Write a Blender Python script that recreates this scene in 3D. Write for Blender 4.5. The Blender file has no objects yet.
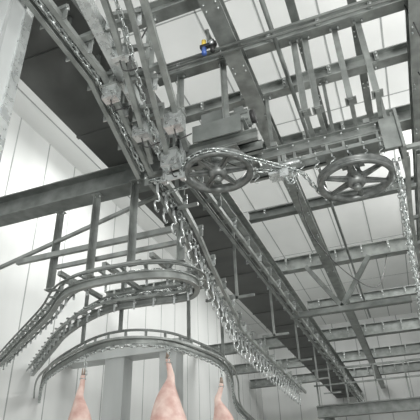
import bpy, math, random
from mathutils import Vector, Matrix
random.seed(4)
SC=bpy.context.scene
COL=SC.collection
try: SC.view_settings.view_transform='Standard'
except Exception: pass

# ------------------------------------------------------------ camera
cam=bpy.data.cameras.new('camera'); co=bpy.data.objects.new('camera',cam); COL.objects.link(co)
P=math.radians(30.5);Yw=math.radians(20.2);R=math.radians(2.0)
M=Matrix.Rotation(Yw,3,'Z')@Matrix.Rotation(math.pi/2+P,3,'X')@Matrix.Rotation(-R,3,'Z')
co.matrix_world=Matrix.Translation((0,0,1.6))@M.to_4x4()
cam.sensor_width=36; cam.lens=36*493/420; cam.clip_end=200
SC.camera=co

# ------------------------------------------------------------ materials
def mat(name,c1,c2,metal=0.0,rough=0.5,scale=6.0,bump=0.0,detail=4,streak=False,rvar=0.1):
    m=bpy.data.materials.new(name); m.use_nodes=True; nt=m.node_tree
    b=nt.nodes['Principled BSDF']
    tc=nt.nodes.new('ShaderNodeTexCoord'); n=nt.nodes.new('ShaderNodeTexNoise')
    n.inputs['Scale'].default_value=scale; n.inputs['Detail'].default_value=detail
    if streak:
        mp=nt.nodes.new('ShaderNodeMapping'); mp.inputs['Scale'].default_value=(1,1,.15)
        nt.links.new(tc.outputs['Object'],mp.inputs[0]); nt.links.new(mp.outputs[0],n.inputs['Vector'])
    else: nt.links.new(tc.outputs['Object'],n.inputs['Vector'])
    r=nt.nodes.new('ShaderNodeValToRGB')
    r.color_ramp.elements[0].position=.32; r.color_ramp.elements[1].position=.68
    r.color_ramp.elements[0].color=(*c1,1); r.color_ramp.elements[1].color=(*c2,1)
    nt.links.new(n.outputs['Fac'],r.inputs['Fac']); nt.links.new(r.outputs['Color'],b.inputs['Base Color'])
    b.inputs['Metallic'].default_value=metal
    mr=nt.nodes.new('ShaderNodeMapRange'); mr.inputs[3].default_value=rough-rvar; mr.inputs[4].default_value=rough+rvar
    nt.links.new(n.outputs['Fac'],mr.inputs[0]); nt.links.new(mr.outputs[0],b.inputs['Roughness'])
    if bump:
        bp=nt.nodes.new('ShaderNodeBump'); bp.inputs['Strength'].default_value=bump; bp.inputs['Distance'].default_value=.01
        nt.links.new(n.outputs['Fac'],bp.inputs['Height']); nt.links.new(bp.outputs[0],b.inputs['Normal'])
    return m
GALV=mat('galvanised_steel',(.23,.243,.233),(.38,.40,.385),.55,.38,5,.1)
GALVD=mat('galvanised_steel_dull',(.15,.162,.154),(.25,.266,.255),.4,.48,5)
BRIGHT=mat('bright_zinc',(.52,.545,.54),(.76,.785,.78),.7,.28,10)
DARK=mat('dark_painted_steel',(.08,.084,.08),(.125,.13,.125),.1,.6,1.6)
IRON=mat('cast_iron_grey',(.13,.14,.135),(.27,.28,.272),.5,.4,12,.3)
CHAIN=mat('chain_steel',(.38,.41,.40),(.66,.69,.68),.75,.28,20)
GREEN=mat('grey_enamel',(.15,.165,.155),(.22,.235,.225),.3,.5,5)
WALL=mat('white_wall_panel',(.64,.655,.645),(.76,.77,.76),0,.45,.7,streak=True)
SEAM=mat('panel_seam_grey',(.33,.345,.34),(.42,.435,.43),0,.6,3)
CEIL=mat('white_ceiling_panel',(.82,.83,.82),(.89,.895,.885),0,.6,.6)
COLM=mat('pale_grey_cladding',(.45,.47,.465),(.55,.57,.565),.2,.4,2,streak=True)
FLOOR=mat('wet_concrete_floor',(.36,.36,.35),(.48,.48,.46),0,.4,2)
SKIN=mat('pig_skin',(.62,.37,.32),(.86,.68,.61),0,.5,6,.25)
HOOF=mat('hoof_horn',(.25,.19,.15),(.4,.32,.26),0,.5,20)
EAR=mat('pig_ear_skin',(.6,.30,.26),(.72,.42,.36),0,.5,9)
BLACK=mat('black_rubber',(.02,.02,.02),(.04,.04,.04),0,.5,5)
YEL=mat('yellow_plastic',(.75,.55,.08),(.85,.65,.12),0,.4,5)
BLUE=mat('blue_plastic',(.06,.12,.38),(.08,.16,.46),0,.35,5)

# ------------------------------------------------------------ geometry accumulator
Z=Vector((0,0,1))
class G:
    def __init__(s): s.v=[]; s.f=[]; s.m=[]; s.sm=[]; s.mats=[]
    def mi(s,m):
        if m not in s.mats: s.mats.append(m)
        return s.mats.index(m)
    def add(s,vs,fs,m,smooth=False):
        o=len(s.v); s.v+= [tuple(v) for v in vs]; k=s.mi(m)
        for f in fs: s.f.append(tuple(i+o for i in f)); s.m.append(k); s.sm.append(smooth)
    def box(s,a,b,m):
        x0,y0,z0=a;x1,y1,z1=b
        vs=[(x0,y0,z0),(x1,y0,z0),(x1,y1,z0),(x0,y1,z0),(x0,y0,z1),(x1,y0,z1),(x1,y1,z1),(x0,y1,z1)]
        s.add(vs,[(0,3,2,1),(4,5,6,7),(0,1,5,4),(1,2,6,5),(2,3,7,6),(3,0,4,7)],m)
    def ob(s,p0,p1,w,h,m,os=0,ou=0,w2=None,h2=None):
        p0=Vector(p0);p1=Vector(p1);d=(p1-p0).normalized()
        sd=d.cross(Z)
        if sd.length<.05: sd=Vector((1,0,0))
        sd.normalize(); up=sd.cross(d); w2=w2 or w; h2=h2 or h
        vs=[]
        for p,a,b in((p0,w,h),(p1,w2,h2)):
            c=p+sd*os+up*ou
            for i,j in((-1,-1),(1,-1),(1,1),(-1,1)): vs.append(c+sd*a/2*i+up*b/2*j)
        s.add(vs,[(0,1,2,3),(7,6,5,4),(0,4,5,1),(1,5,6,2),(2,6,7,3),(3,7,4,0)],m)
    def ibeam(s,p0,p1,w,h,m,t=.018,tw=.012):
        s.ob(p0,p1,w,t,m,0,t/2); s.ob(p0,p1,w,t,m,0,h-t/2); s.ob(p0,p1,tw,h-2*t,m,0,h/2)
    def chan(s,p0,p1,w,h,m,t=.012,side=1):
        s.ob(p0,p1,t,h,m,-side*(w/2-t/2),h/2); s.ob(p0,p1,w,t,m,0,t/2); s.ob(p0,p1,w,t,m,0,h-t/2)
    def tube(s,pts,r,m,n=6,closed=False):
        pts=[Vector(p) for p in pts]; N=len(pts); vs=[];fs=[]
        pn=None
        for i,p in enumerate(pts):
            if closed: d=(pts[(i+1)%N]-pts[i-1])
            else: d=pts[min(i+1,N-1)]-pts[max(i-1,0)]
            d.normalize()
            if pn is None:
                a=d.cross(Z)
                if a.length<.1: a=d.cross(Vector((1,0,0)))
            else:
                a=pn-d*pn.dot(d)
            a.normalize(); pn=a; b=d.cross(a)
            for k in range(n):
                t=2*math.pi*k/n; vs.append(p+a*math.cos(t)*r+b*math.sin(t)*r)
        rng=N if closed else N-1
        for i in range(rng):
            for k in range(n):
                j=(i+1)%N
                fs.append((i*n+k,i*n+(k+1)%n,j*n+(k+1)%n,j*n+k))
        if not closed:
            fs.append(tuple(range(n-1,-1,-1))); fs.append(tuple((N-1)*n+k for k in range(n)))
        s.add(vs,fs,m,True)
    def lathe(s,c,prof,m,n=40,smooth=True):
        c=Vector(c); vs=[];fs=[];K=len(prof)
        for i in range(n):
            t=2*math.pi*i/n
            for r,z in prof: vs.append(c+Vector((r*math.cos(t),r*math.sin(t),z)))
        for i in range(n):
            for k in range(K):
                j=(i+1)%n;l=(k+1)%K
                fs.append((i*K+k,j*K+k,j*K+l,i*K+l))
        s.add(vs,fs,m,smooth)
    def cyl(s,c,r,h,m,n=20):
        c=Vector(c); s.tube([c,c+Vector((0,0,h))],r,m,n)
    def chain(s,pts,m,pitch=.085,r=.009,w=.045):
        pts=resample(pts,pitch)
        for i in range(len(pts)-1):
            a,b=pts[i],pts[i+1]; d=(b-a).normalized(); c=(a+b)/2
            sd=d.cross(Z)
            if sd.length<.05: sd=Vector((1,0,0))
            sd.normalize(); up=sd.cross(d)
            e=sd if i%2==0 else up
            L=pitch*.5+r*1.2; W=w/2
            loop=[]
            for q in((-1,0),(-.7,.9),(.7,.9),(1,0),(.7,-.9),(-.7,-.9)):
                loop.append(c+d*L*q[0]+e*W*q[1])
            s.tube(loop,r,m,4,True)
    def bolt(s,p,d,m,r=.014,L=.03):
        p=Vector(p); s.tube([p,p+Vector(d).normalized()*L],r,m,6)
    def obj(s,name,parent=None):
        me=bpy.data.meshes.new(name); me.from_pydata(s.v,[],s.f)
        for mm in s.mats: me.materials.append(mm)
        me.polygons.foreach_set('material_index',s.m); me.polygons.foreach_set('use_smooth',s.sm)
        me.update()
        o=bpy.data.objects.new(name,me); COL.objects.link(o)
        if parent: o.parent=parent
        return o
def empty(name):
    o=bpy.data.objects.new(name,None); COL.objects.link(o); return o
def resample(pts,st):
    pts=[Vector(p) for p in pts]; out=[pts[0].copy()]; acc=0
    for i in range(len(pts)-1):
        a,b=pts[i],pts[i+1]; L=(b-a).length
        if L<1e-6: continue
        t=st-acc
        while t<=L: out.append(a.lerp(b,t/L)); t+=st
        acc=L-(t-st)
    return out
def smooth(pts,k=8,closed=False):
    pts=[Vector(p) for p in pts]; out=[];N=len(pts)
    for i in range(N-1):
        p0=pts[max(i-1,0)];p1=pts[i];p2=pts[i+1];p3=pts[min(i+2,N-1)]
        for j in range(k):
            t=j/k
            out.append(.5*((2*p1)+(p2-p0)*t+(2*p0-5*p1+4*p2-p3)*t*t+(3*p1-p0-3*p2+p3)*t**3))
    out.append(pts[-1]); return out
def offset(pts,o,dz=0):
    out=[];N=len(pts)
    for i,p in enumerate(pts):
        d=pts[min(i+1,N-1)]-pts[max(i-1,0)]; sd=d.cross(Z).normalized()
        out.append(p+sd*o+Vector((0,0,dz)))
    return out
def sweepbox(g,pts,w,h,m,os=0,dz=0):
    pts=offset(pts,os,dz); vs=[];N=len(pts)
    for i,p in enumerate(pts):
        d=pts[min(i+1,N-1)]-pts[max(i-1,0)]; sd=d.cross(Z).normalized(); up=sd.cross(d).normalized()
        for a,b in((-1,-1),(1,-1),(1,1),(-1,1)): vs.append(p+sd*w/2*a+up*h/2*b)
    fs=[(0,1,2,3),tuple(4*(N-1)+k for k in(3,2,1,0))]
    for i in range(N-1):
        for k in range(4): fs.append((4*i+k,4*i+4+k,4*i+4+(k+1)%4,4*i+(k+1)%4))
    g.add(vs,fs,m)

# ------------------------------------------------------------ room shell
XL,XR,YB,ZC=-7.6,6.0,28.0,10.0
g=G(); g.box((XL-.3,-6,-.2),(XR+.3,YB+.3,0),FLOOR); g.obj('floor')
g=G(); g.box((XL-.3,-1,ZC),(XR+.3,YB+.3,ZC+.2),CEIL)
for i in range(12):
    x=XL+.6+i*1.15; g.box((x,-1,ZC-.006),(x+.035,YB,ZC),SEAM)
for i in range(7):
    y=2+i*4.0; g.box((XL,y,ZC-.006),(XR,y+.03,ZC),SEAM)
g.obj('ceiling')
g=G(); g.box((XL-.3,-1,0),(XL,YB,ZC),WALL)
for i in range(25): 
    y=.3+i*1.15; g.box((XL,y,0),(XL+.006,y+.03,ZC),SEAM)
g.obj('wall_left')
g=G(); g.box((XL-.3,YB,0),(XR+.3,YB+.3,ZC),WALL)
for i in range(12):
    x=XL+.9+i*1.15; g.box((x,YB-.006,0),(x+.04,YB,ZC),SEAM)
g.obj('wall_back')
g=G(); g.box((XR,6,0),(XR+.3,YB,ZC),WALL); g.obj('wall_right')

g=G(); g.box((-3.2,1.78,0),(-2.56,2.3,ZC-.01),COLM)
g.box((-2.56,2.02,0),(-2.545,2.05,ZC-.01),SEAM); g.box((-2.56,2.2,0),(-2.54,2.3,ZC-.01),BRIGHT)
g.box((-2.8,1.77,0),(-2.77,1.78,ZC-.01),SEAM)
g.obj('clad_column')

# ------------------------------------------------------------ roof steel
def xbeam(y,x0,x1,zb,w,h,m=GALV,name='steel_cross_beam',clips=True):
    g=G(); g.ibeam((x0,y,zb),(x1,y,zb),w,h,m)
    x=x0+.35
    while clips and x<x1:
        g.ob((x,y-w/2-.01,zb+.02),(x,y-w/2-.01,zb+h-.02),.05,.01,m)
        g.bolt((x,y-w/2-.015,zb+h*.35),(0,-1,0),BRIGHT); g.bolt((x,y-w/2-.015,zb+h*.65),(0,-1,0),BRIGHT)
        x+=.62
    return g.obj(name)
def ybeam(x,y0,y1,zb,w,h,m=GALV,name='steel_long_beam'):
    g=G(); g.ibeam((x,y0,zb),(x,y1,zb),w,h,m)
    y=y0+.5
    while y<min(y1,12):
        for sx in(-1,1):
            g.bolt((x+sx*w*.32,y,zb),(0,0,-1),BRIGHT,.011,.02)
            g.bolt((x+sx*w*.32,y+.09,zb),(0,0,-1),BRIGHT,.011,.02)
        y+=1.0
    return g.obj(name)
ybeam(-1.14,.8,27.9,6.28,.22,.22)
ybeam(.98,1,27.9,6.28,.16,.22)
xbeam(3.40,-2.3,5.9,6.5,.16,.2)
xbeam(4.35,-2.3,5.9,6.5,.15,.18)
xbeam(5.20,-2.3,5.9,6.5,.15,.2)
xbeam(6.65,-2.3,5.9,6.5,.26,.3)
xbeam(8.6,-2.3,5.9,6.5,.15,.2,GALVD)
xbeam(11.5,-7.5,5.9,6.5,.24,.34)
xbeam(14.6,-2.3,5.9,6.5,.15,.25,GALVD)
xbeam(18.4,-7.5,5.9,6.5,.3,.4,GALVD)
xbeam(22,-7.5,5.9,6.5,.3,.4,GALVD)
xbeam(25.5,-7.5,5.9,6.5,.3,.4,GALVD)
for x in(-.35,.35,1.9): ybeam(x,1.2,6.5,6.72,.1,.14,GALVD,'steel_purlin')
xbeam(5.35,-7.58,-2.75,5.62,.3,.38,GALVD,'steel_girder',clips=False)
g=G(); g.box((-3.55,2.45,6.02),(-2.36,27.9,6.4),DARK)
for i in range(18):
    y=3+i*1.4; g.box((-3.56,y,6.0),(-2.35,y+.05,6.03),DARK)
g.obj('overhead_duct')
g=G(); g.chan((-2.24,5.5,5.9),(-2.24,27.9,5.9),.12,.3,GALV); g.obj('steel_edge_channel')
g=G()
for y,z in((3.9,6.24),(3.98,6.24)): g.tube([(-2.2,y,z),(5.8,y,z)],.018,GALV,8)
g.tube([(-.62,1.5,6.44),(-.62,16,6.44)],.03,GALVD,8)
g.obj('conduit_pipe')
g=G()
g.tube(smooth([(-1.1,7.5,6.28),(-.95,7.6,5.4),(-.5,8.4,4.9),(-.1,9.6,5.1),(.2,11.5,6.5)]),.008,BLACK,5)
g.tube(smooth([(-2.0,5.2,6.5),(-1.9,5.3,5.9),(-1.4,5.6,5.6),(-.8,6.2,5.9),(-.6,6.65,6.5)]),.008,BLACK,5)
g.tube(smooth([(-1.9,3.4,6.5),(-2.0,3.3,6.0),(-2.1,3.2,5.6),(-2.2,3.2,5.35)]),.009,BLACK,5)
g.tube(smooth([(.9,4.35,6.5),(1.0,4.6,6.0),(1.02,5.0,5.7),(.98,5.3,6.3)]),.009,BLACK,5)
g.obj('hanging_cable')

# ------------------------------------------------------------ pulley wheels
def wheel(c,Rr,ph,stem):
    g=G(); x,y,z=c
    g.lathe(c,[(Rr,-.045),(Rr,-.02),(Rr-.035,-.01),(Rr-.035,.01),(Rr,.02),(Rr,.045),(Rr-.065,.045),(Rr-.075,0),(Rr-.065,-.045)],IRON,56)
    g.lathe(c,[(.032,-.08),(.085,-.08),(.11,-.05),(.11,.05),(.085,.09),(.032,.09)],IRON,24)
    for i in range(6):
        a=ph+i*math.pi/3; d=Vector((math.cos(a),math.sin(a),0)); C=Vector(c)
        g.ob(C+d*.08,C+d*(Rr-.06),.085,.02,IRON,w2=.055)
        g.ob(C+d*.08,C+d*(Rr-.06),.02,.085,IRON,h2=.05)
    g.cyl((x,y,z-.12),.032,.12+stem,BRIGHT,16)
    g.cyl((x,y,z-.13),.05,.035,GALV,6)
    g.cyl((x,y,z+.1),.075,.12,GALVD,20); g.box((x-.13,y-.07,z+.2),(x+.13,y+.07,z+.235),GALV)
    return g.obj('chain_pulley_wheel')
W1=(-1.53,4.47,4.9); W2=(-.05,5.06,4.75)
wheel(W1,.41,.2,.26); wheel(W2,.44,.45,.42)

FR=empty('pulley_support_frame')
g=G()
zf=5.15
g.chan((-2.2,4.38,zf),(-1.0,4.38,zf),.07,.14,GALV); g.chan((-2.2,4.62,zf),(-1.0,4.62,zf),.07,.14,GALV,side=-1)
g.chan((-1.35,4.82,zf),(.55,4.82,zf),.07,.14,GALV); g.chan((-1.35,5.2,zf),(.55,5.2,zf),.07,.14,GALV,side=-1)
g.ob((-1.2,4.35,zf+.18),(-1.2,5.3,zf+.18),.08,.08,GALV); g.ob((-1.9,4.3,zf+.18),(-1.9,4.7,zf+.18),.08,.08,GALV)
for x in(-.9,-.3,.2,.5):
    g.ob((x,4.78,zf+.18),(x,5.25,zf+.18),.07,.06,GALV)
g.box((-.35,4.8,zf-.02),(.28,5.25,zf),GALV)
g.box((-1.8,4.36,zf-.02),(-1.25,4.64,zf),GALV)
g.box((.5,4.7,zf-.35),(.53,5.3,zf+.2),GALV); g.box((.32,4.74,zf-.3),(.5,4.76,zf+.12),GALV)
g.ob((-1.1,4.8,zf-.12),(.5,4.8,zf-.12),.03,.05,GALV)
for x in(-2.12,-1.9): g.ob((x,4.3,4.78),(x,4.3,5.85),.05,.07,BRIGHT)
for z in(4.82,5.12,5.45,5.8): g.ob((-2.16,4.26,z),(-1.86,4.26,z),.015,.08,BRIGHT)
for z in(4.82,5.12,5.45,5.8):
    for x in(-2.12,-1.9): g.bolt((x,4.25,z),(0,-1,0),GALV,.014,.03)
for i in range(9):
    x=-1.05+i*.19; g.ob((x,4.8,zf-.14),(x,4.8,zf+.02),.03,.015,GALV)
    g.bolt((x,4.77,zf+.07),(0,-1,0),BRIGHT,.012,.02)
for x in(-.42,-.28,.08,.36): g.ob((x,4.3,5.3),(x,4.86,5.3),.05,.03,GALV)
g.obj('frame_channels',FR)
def hanger(x,y,z0,z1,w=.05,m=GALV,par=None):
    g=G()
    g.ob((x,y,z0),(x,y,z1),w,.008,m,0,-w/2); g.ob((x,y,z0),(x,y,z1),.008,w,m,-w/2,0)
    g.box((x-.06,y-.06,z0),(x+.06,y+.06,z0+.012),m); g.box((x-.07,y-.06,z1-.014),(x+.07,y+.06,z1),m)
    for s in(-1,1): g.bolt((x+s*.045,y,z0+.012),(0,0,1),BRIGHT); g.bolt((x+s*.045,y,z1-.014),(0,0,-1),BRIGHT)
    return g.obj('hanger_angle',par)
for x,y in((-.42,4.35),(-.28,4.35),(.08,4.35),(.36,4.35),(-1.95,4.35),(-1.35,4.35)):
    hanger(x,y,5.3,6.5,.065,par=FR)
for x,y in((-1.0,5.2),(.45,5.2),(-.2,5.2)): hanger(x,y,5.36,6.5,.04,par=FR)
hanger(-1.9,3.4,5.45,6.5,.07,par=FR)
g=G()
g.box((-1.75,4.3,5.42),(-1.12,4.72,5.45),GREEN)
g.box((-1.68,4.36,5.45),(-1.38,4.64,5.72),GREEN)
g.lathe((-1.53,4.5,5.72),[(.001,0),(.1,0),(.1,.05),(.06,.08),(.001,.08)],GREEN,20)
g.tube([(-1.38,4.5,5.6),(-1.08,4.5,5.6)],.1,GREEN,20); g.tube([(-1.08,4.5,5.6),(-1.03,4.5,5.6)],.085,BLACK,20)
for i in range(8):
    a=i*math.pi/4; g.ob((-1.36,4.5+.105*math.cos(a),5.6+.105*math.sin(a)),(-1.1,4.5+.105*math.cos(a),5.6+.105*math.sin(a)),.012,.02,GREEN)
g.box((-1.28,4.44,5.69),(-1.16,4.56,5.76),GREEN)
for x in(-1.7,-1.18):
    for y in(4.36,4.66): g.ob((x,y,5.29),(x,y,5.42),.05,.05,GALV)
g.box((-1.75,4.24,5.22),(-1.15,4.26,5.46),GREEN)
g.obj('gearbox_drive')
g=G(); x,y,z=-1.34,3.78,6.18
g.box((x-.10,y-.025,z),(x+.10,y+.025,z+.045),BLACK)
g.cyl((x-.055,y,z-.10),.03,.10,BLUE,14); g.cyl((x+.05,y,z-.09),.028,.09,BLACK,14)
g.cyl((x-.055,y,z+.045),.028,.08,YEL,14); g.cyl((x+.05,y,z+.045),.025,.05,BLACK,14)
g.tube([(x+.05,y-.02,z+.02),(x+.05,y-.055,z+.02)],.028,BRIGHT,14)
g.ob((x,y,z+.04),(x,y,z+.3),.03,.012,GALV); g.ob((x-.02,y,z+.3),(x-.02,4.27,z+.33),.04,.03,GALV)
g.obj('air_filter_regulator')

# ------------------------------------------------------------ conveyor
CV=empty('overhead_chain_conveyor')
def pendant(g,p,d,s=1.0,m=BRIGHT):
    p=Vector(p); d=Vector((d[0],d[1],0)).normalized(); sd=d.cross(Z).normalized()
    g.ob(p+Z*-.02*s,p+Z*-.16*s,.035*s,.01*s,m)
    for q in(-1,1): g.tube([p+sd*q*.02+Z*.0,p+sd*q*.045+Z*.0],.028*s,m,8)
    pts=[(0,-.15),(.05,-.18),(.07,-.24),(.02,-.28),(-.05,-.31),(-.08,-.37),(-.04,-.43),(.03,-.43),(.06,-.38)]
    g.tube([p+d*a*s+Z*b*s for a,b in pts],.013*s,m,5)
def track(path,name,gauge=.26,yoke=.55,rail=.045,chain=True,pend=None,hz=.1,m=GALV,ch_r=.009):
    pts=[Vector(p) for p in path]
    g=G()
    for s in(-1,1):
        sweepbox(g,pts,rail,.012,m,s*gauge/2,-.03); sweepbox(g,pts,.01,.07,m,s*(gauge/2+rail/2),0)
        sweepbox(g,pts,rail,.012,m,s*gauge/2,.035)
    ys=resample(pts,yoke)
    for i in range(len(ys)-1):
        d=(ys[i+1]-ys[i]).normalized(); sd=d.cross(Z).normalized(); p=ys[i]
        a=gauge/2+.05
        for q in(-1,1): g.ob(p+sd*q*a+Z*-.04,p+sd*q*a+Z*(hz+.04),.045,.012,BRIGHT if i%2 else m)
        g.ob(p-sd*(a+.02)+Z*hz,p+sd*(a+.02)+Z*hz,.05,.05,m)
        for q in(-1,1): g.bolt(p+sd*q*a+Z*(hz-.03),sd*q,BRIGHT,.012,.03)
    if chain: g.chain(pts,CHAIN,.09,ch_r,.05)
    if pend:
        ps=resample(pts,pend)
        for i in range(len(ps)-1): pendant(g,ps[i]+Z*-.02,ps[i+1]-ps[i],.95)
    return g.obj(name,CV)
mainp=smooth([(-2.3,4.45,4.97),(-2.34,5.0,4.95),(-2.36,5.6,4.8),(-2.40,6.2,4.58),(-2.46,6.9,4.42),(-2.58,7.9,4.32),(-2.72,9.1,4.27),(-2.85,14.9,4.2)])
track(mainp,'main_track',.2,.6,pend=.28,ch_r=.007)
track([(-2.1,4.4,5.3),(-2.1,27,5.3)],'upper_track',.14,.7,chain=False,hz=.1)
for i in range(6):
    y=5+i*2.4; g=G(); zt=4.45 if y>7 else 4.85
    g.ob((-2.3,y,zt),(-2.3,y,5.95),.04,.04,GALV); g.ob((-2.55 if y>7 else -2.35,y,zt+.02),(-2.0,y,zt+.02),.04,.04,GALV); g.obj('drop_hanger',CV)
track([(-2.42,1.6,5.62),(-2.35,3.1,5.45),(-2.45,4.4,5.05)],'incline_track',.16,.4,hz=.12,ch_r=.013)
track([(-1.55,1.6,5.6),(-1.75,2.6,5.45),(-2.15,4.2,5.05)],'merge_track',.2,.35,hz=.14)
g=G(); g.ob((-1.95,1.5,5.75),(-2.2,4.3,5.3),.11,.13,BRIGHT); g.ob((-1.3,1.5,5.75),(-1.85,4.3,5.2),.06,.09,GALV)
for t in(.2,.4,.6,.8):
    a=Vector((-2.5,1.6,5.72)).lerp(Vector((-2.5,4.4,5.15)),t); b=Vector((-1.35,1.6,5.72)).lerp(Vector((-1.8,4.3,5.15)),t)
    g.ob(a+Z*.1,b+Z*.1,.06,.05,GALV); g.ob(a+Z*.1,Vector((a.x,a.y,6.02)),.04,.04,GALV)
g.obj('guide_rail',CV)
def bx(x,y,z,s=.16):
    g=G(); g.box((x-s/2,y-s/3,z-s/2),(x+s/2,y+s/3,z+s/2),BRIGHT)
    g.box((x-s/2-.012,y-s/3-.012,z+s/2),(x+s/2+.012,y+s/3+.012,z+s/2+.02),GALV)
    g.ob((x-.04,y,z+s/2),(x-.04,y,z+s/2+.3),.03,.01,GALV); g.ob((x+.04,y,z+s/2),(x+.04,y,z+s/2+.3),.03,.01,GALV)
    for a in(-1,1): g.bolt((x+a*s*.3,y-s/3,z-s*.25),(0,-1,0),GALVD,.014,.025)
    g.tube(smooth([(x,y,z-s/2),(x+.03,y+.05,z-s/2-.1),(x+.12,y+.2,z-s/2+.05)]),.008,BLACK,5)
    return g.obj('sensor_box',CV)
bx(-2.22,3.2,5.25); bx(-2.15,3.75,5.15,.18); bx(-1.78,3.8,5.2,.2); bx(-2.0,4.18,5.0,.2); bx(-1.95,2.9,5.4,.14)

loop=smooth([(-7.55,7.95,4.1),(-6.3,7.0,4.1),(-4.9,5.95,4.1),(-4.0,5.22,4.1),(-3.1,5.12,4.1),(-2.5,5.3,4.1),(-2.33,5.7,4.1),(-2.62,6.1,4.1),(-3.3,6.05,4.1),(-4.0,6.1,4.1),(-5.1,6.75,4.1),(-6.4,7.9,4.1),(-7.55,8.95,4.1)],10)
g=G()
sweepbox(g,loop,.07,.014,GALV,0,-.045); sweepbox(g,loop,.012,.09,GALV,0,0); sweepbox(g,loop,.07,.014,GALV,0,.045)
sweepbox(g,loop,.04,.03,GALV,0,.19)
sweepbox(g,loop,.012,.04,GALV,-.14,.04); sweepbox(g,loop,.03,.012,GALVD,.12,.1)
for i,p in enumerate(resample(loop,.3)[:-1]):
    g.ob(p+Z*.045,p+Z*.19,.05,.012,GALV)
q=resample(loop,.15)
for i in range(len(q)-1):
    d=(q[i+1]-q[i]).normalized(); sd=d.cross(Z)
    if i%2==0:
        g.ob(q[i]+Z*.1-sd*.16,q[i]+Z*.1+sd*.13,.035,.02,GALV)
        g.tube([q[i]-sd*.03+Z*-.0,q[i]-sd*.07+Z*-.0],.024,BRIGHT,8)
        g.ob(q[i]-sd*.08+Z*.02,q[i]-sd*.08+Z*-.11,.03,.01,BRIGHT)
g.chain(offset(loop,-.09,.1),CHAIN,.085,.009,.045)
g.obj('curved_rail',CV)
for x,y in((-4.55,5.5),(-3.75,5.3),(-3.05,5.2),(-2.42,5.4)):
    hanger(x,y,4.3,5.62,.08,par=CV)
g=G(); g.ob((-5.2,5.45,4.85),(-2.3,5.45,4.85),.06,.08,GALV); g.ob((-4.4,5.4,4.6),(-2.35,5.4,4.6),.05,.06,GALV)
for x in(-3.4,-2.7,-4.1): g.ob((x,5.1,4.34),(x,6.15,4.34),.06,.06,GALV)
g.ob((-6.9,5.5,4.55),(-2.8,5.5,5.5),.05,.05,GALV)
g.obj('bracing',CV)
CR=empty('carcass_rail')
zl=3.62
low=smooth([(-7.55,9.3,zl),(-6.1,7.6,zl),(-4.6,6.5,zl),(-3.75,6.2,zl),(-3.2,6.5,zl),(-2.98,7.2,zl),(-2.9,8.2,zl),(-3.2,9.6,zl),(-4.2,13,zl),(-5,18,zl)],8)
g=G(); sweepbox(g,low,.012,.08,GALV,0,0); sweepbox(g,low,.06,.012,GALV,0,.04); sweepbox(g,low,.03,.03,GALVD,0,.16)
sweepbox(g,low,.03,.03,GALV,.12,.02)
g.chain(offset(low,0,-.07),CHAIN,.085,.009,.045)
for p in resample(low,.3)[:-1]: g.ob(p+Z*.04,p+Z*.17,.04,.01,GALV)
for x,y in((-4.6,6.5),(-3.75,6.2),(-3.0,7.0),(-2.9,8.3)):
    g.ob((x,y,zl+.16),(x,y,4.85),.045,.045,GALVD); g.ob((x-.3,y,4.85),(x+.3,y,4.85),.05,.05,GALVD)
g.obj('rail_and_hangers',CR)

def arc(c,r,a0,a1,n=16):
    return [Vector((c[0]+r*math.cos(a0+(a1-a0)*i/n),c[1]+r*math.sin(a0+(a1-a0)*i/n),c[2])) for i in range(n+1)]
ra=math.radians
pth=[Vector((-2.38,4.4,4.95))]+arc(W1,.425,ra(200),ra(285))+[Vector((-.9,4.5,4.85)),Vector((-.6,4.75,4.8))]+arc(W2,.455,ra(170),ra(10))+smooth([(.42,5.6,4.7),(.45,7,4.6),(.52,9,4.5),(.6,14,4.4)])
g=G(); g.chain(pth,CHAIN,.085,.01,.05)
g.chain([Vector((-2.3,4.7,4.95))]+arc(W1,.425,ra(160),ra(20))+[Vector((-.85,4.7,4.85)),Vector((-.72,4.62,4.6)),Vector((-.65,4.65,4.85))],CHAIN,.085,.01,.05)
g.obj('drive_chain',CV)
g=G(); cr=resample(smooth([(.42,5.0,4.85),(.42,5.6,4.7),(.45,7,4.6),(.52,9,4.5),(.6,14,4.4)]),.3)
for i in range(len(cr)-1): pendant(g,cr[i],cr[i+1]-cr[i],.9,CHAIN)
for i in range(9):
    pendant(g,Vector((-1.15+i*.18,4.8,5.03)),(1,0,0),.45,CHAIN)
g.obj('pendant_hooks',CV)
track(smooth([(.62,5.1,4.95),(.6,6.5,4.85),(.7,9,4.75),(.8,14,4.6)]),'return_track',.12,.8,chain=False,hz=.1)
g=G(); g.box((-.98,4.66,4.82),(-.66,4.84,4.85),BRIGHT); g.tube([(-.9,4.62,4.88),(-.6,4.62,4.88)],.02,BRIGHT,8)
g.box((-.84,4.6,4.72),(-.74,4.7,4.82),BRIGHT); g.ob((-.8,4.8,4.85),(-.8,4.8,5.15),.05,.012,GALV)
g.obj('chain_tensioner',CV)

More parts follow.
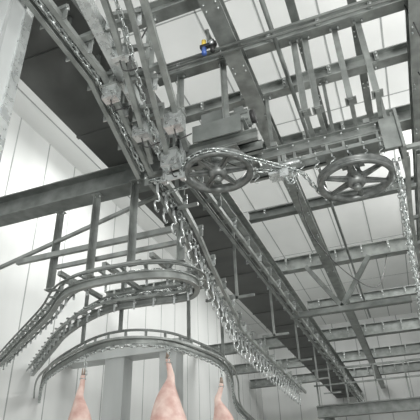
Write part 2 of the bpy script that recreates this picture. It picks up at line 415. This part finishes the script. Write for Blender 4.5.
# ------------------------------------------------------------ background steelwork
g=G(); g.box((-6.4,10,0),(-5.9,10.4,4.5),COLM); g.box((-5.0,10,0),(-4.6,10.4,4.5),COLM); g.box((-7.58,9.95,4.5),(-4.4,10.45,4.75),COLM)
g.obj('portal_frame')
g=G(); g.box((-2.9,17.5,4.1),(5.9,19.5,4.2),GALVD); g.ibeam((-2.9,17.4,3.8),(5.9,17.4,3.8),.25,.35,GALVD)
for i in range(10): g.ob((-2.8+i*.95,17.4,4.15),(-2.8+i*.95,17.4,5.3),.05,.05,GALVD)
g.ob((-2.9,17.4,5.3),(5.9,17.4,5.3),.06,.06,GALVD); g.ob((-2.9,17.4,4.8),(5.9,17.4,4.8),.05,.05,GALVD)
for x in(-2.7,1.5,5.5): g.ob((x,18.5,0),(x,18.5,4.1),.3,.3,GALVD)
g.obj('maintenance_gantry')
g=G(); g.ob((-1.0,11.32,5.35),(-.2,11.32,6.48),.12,.1,GALVD); g.ob((-1.0,11.32,5.35),(-1.7,11.32,6.48),.12,.1,GALVD)
g.ob((-2.2,11.32,5.3),(.5,11.32,5.3),.15,.12,GALVD); g.obj('steel_v_brace')

# ------------------------------------------------------------ pigs
def pig(loc,rot,rail_z,k=1.0):
    V=[];Rd=[];E=[]
    def n(x,y,z,r,par=None,ry=None):
        V.append((x*k,y*k,z*k)); Rd.append((r*k,(ry or r)*k))
        if par is not None: E.append((par,len(V)-1))
        return len(V)-1
    pel=n(.03,.0,-.93,.27,None,.24)
    a=n(.01,0,-.74,.23,pel,.20); a=n(.01,.0,-.58,.18,a,.155); a=n(-.01,.03,-.45,.115,a,.10); a=n(-.025,.06,-.345,.062,a); a=n(-.02,.075,-.28,.058,a,.055); a=n(-.005,.045,-.22,.045,a); a=n(0,.015,-.13,.036,a); a=n(0,0,-.05,.042,a)
    b=n(.2,-.06,-.98,.15,pel,.12); b=n(.26,-.15,-1.02,.09,b); b=n(.28,-.24,-1.12,.055,b); b=n(.28,-.24,-1.24,.045,b); b=n(.285,-.27,-1.38,.033,b); b=n(.29,-.28,-1.46,.035,b)
    t=n(.02,-.03,-1.2,.25,pel,.27); t=n(.02,-.04,-1.42,.25,t,.28); c=n(.02,-.02,-1.64,.22,t,.25); nk=n(.02,0,-1.82,.16,c,.18)
    h=n(.02,-.03,-1.97,.12,nk,.13); h=n(.02,-.08,-2.1,.08,h); h=n(.02,-.11,-2.2,.05,h); h=n(.02,-.12,-2.25,.052,h)
    hooves=[((0,0,-.05),(0,0,.03)),((.29,-.28,-1.46),(.295,-.29,-1.55))]
    for s in(-1,1):
        f=n(.02+s*.14,-.16,-1.66,.08,c); f=n(.02+s*.16,-.24,-1.82,.05,f); f=n(.02+s*.16,-.24,-1.93,.037,f); f=n(.02+s*.16,-.26,-2.05,.03,f)
        hooves.append(((.02+s*.16,-.26,-2.05),(.02+s*.16,-.275,-2.13)))
    me=bpy.data.meshes.new('pig_carcass'); me.from_pydata(V,E,[]); me.materials.append(SKIN)
    o=bpy.data.objects.new('pig_carcass',me); COL.objects.link(o)
    sk=o.modifiers.new('skin','SKIN'); sk.use_smooth_shade=True
    for i,d in enumerate(me.skin_vertices[0].data): d.radius=Rd[i]; d.use_root=(i==0)
    ss=o.modifiers.new('sub','SUBSURF'); ss.levels=2; ss.render_levels=2
    g=G()
    for (p,q) in hooves:
        p=Vector(p)*k;q=Vector(q)*k
        for s in(-1,1):
            off=Vector((s*.014*k,0,0)); g.ob(p+off,q+off,.026*k,.045*k,HOOF,w2=.012*k,h2=.02*k)
    g.obj('hooves',o)
    g=G()
    for s in(-1,1):
        bse=Vector((.02+s*.09,.02,-1.93))*k
        tip=bse+Vector((s*.09,-.09,-.15))*k
        vs=[bse+Vector((0,-.045,0))*k,bse+Vector((0,.05,.01))*k,bse.lerp(tip,.5)+Vector((s*.03,.04,0))*k,tip,bse.lerp(tip,.5)+Vector((0,-.055,0))*k,bse.lerp(tip,.4)+Vector((s*.04,0,.01))*k]
        g.add(vs,[(0,5,4),(5,3,4),(5,2,3),(1,2,5),(0,1,5)],EAR,True); g.add([v+Vector((-s*.006,0,.004)) for v in vs],[(4,5,0),(4,3,5),(3,2,5),(5,2,1),(5,1,0)],EAR,True)
    g.obj('ears',o)
    g=G()
    for s in(-1,1):
        c0=Vector((.02+s*.088,-.1,-2.0))*k; g.lathe(c0,[(.001,-.012),(.009,-.007),(.012,0),(.009,.007),(.001,.012)],BLACK,8)
    g.tube([Vector((.02,-.12,-2.275))*k,Vector((.02,-.125,-2.29))*k],.042*k,EAR,12)
    g.obj('eyes_and_snout',o)
    g=G(); g.tube([Vector((.045*math.cos(t),.045*math.sin(t)+.01,-.12)) for t in [i*math.pi/5 for i in range(10)]],.007,CHAIN,5,True)
    g.chain([Vector((.04,0,-.12)),Vector((.02,0,.1)),Vector((0,0,rail_z-loc[2]-.03))],CHAIN,.06,.008,.04)
    g.obj('shackle_chain',o)
    o.location=loc; o.rotation_euler=(0,0,rot)
pig((-4.48,6.43,3.34),.6,zl,1.08)
pig((-3.14,6.55,3.45),-.5,zl,1.08)
pig((-2.9,8.15,3.36),1.4,zl,1.08)

# ------------------------------------------------------------ light
w=bpy.data.worlds.new('world'); SC.world=w; w.use_nodes=True
w.node_tree.nodes['Background'].inputs[0].default_value=(.97,.985,.975,1); w.node_tree.nodes['Background'].inputs[1].default_value=.92
def area(name,loc,tgt,size,en,col=(1,1,.98)):
    l=bpy.data.lights.new(name,'AREA'); l.shape='SQUARE'; l.size=size; l.energy=en; l.color=col
    o=bpy.data.objects.new(name,l); COL.objects.link(o); o.location=loc
    o.rotation_euler=(Vector(tgt)-Vector(loc)).to_track_quat('-Z','Y').to_euler()
area('front_fill',(2.5,-2.5,2.6),(-1,6,6),1.0,480)  # added fill behind the camera, standing in for flash and daylight
area('overhead_fill',(2.5,12,9.6),(-2,13,0),2.5,420)  # overhead area lights added to fill the hall, no lamps seen there
area('overhead_fill',(-5.2,9,9.6),(-5,9,0),2.0,200)
area('overhead_fill',(-3,20,9.6),(-3,20,0),3,400)
# fill lights above the roof steel, added to brighten the ceiling; no real fittings
area('ceiling_fill',(5.2,5,7.2),(-.5,6.5,10),.8,260)
area('ceiling_fill',(5.2,13,7.2),(-.5,13,10),.8,260)
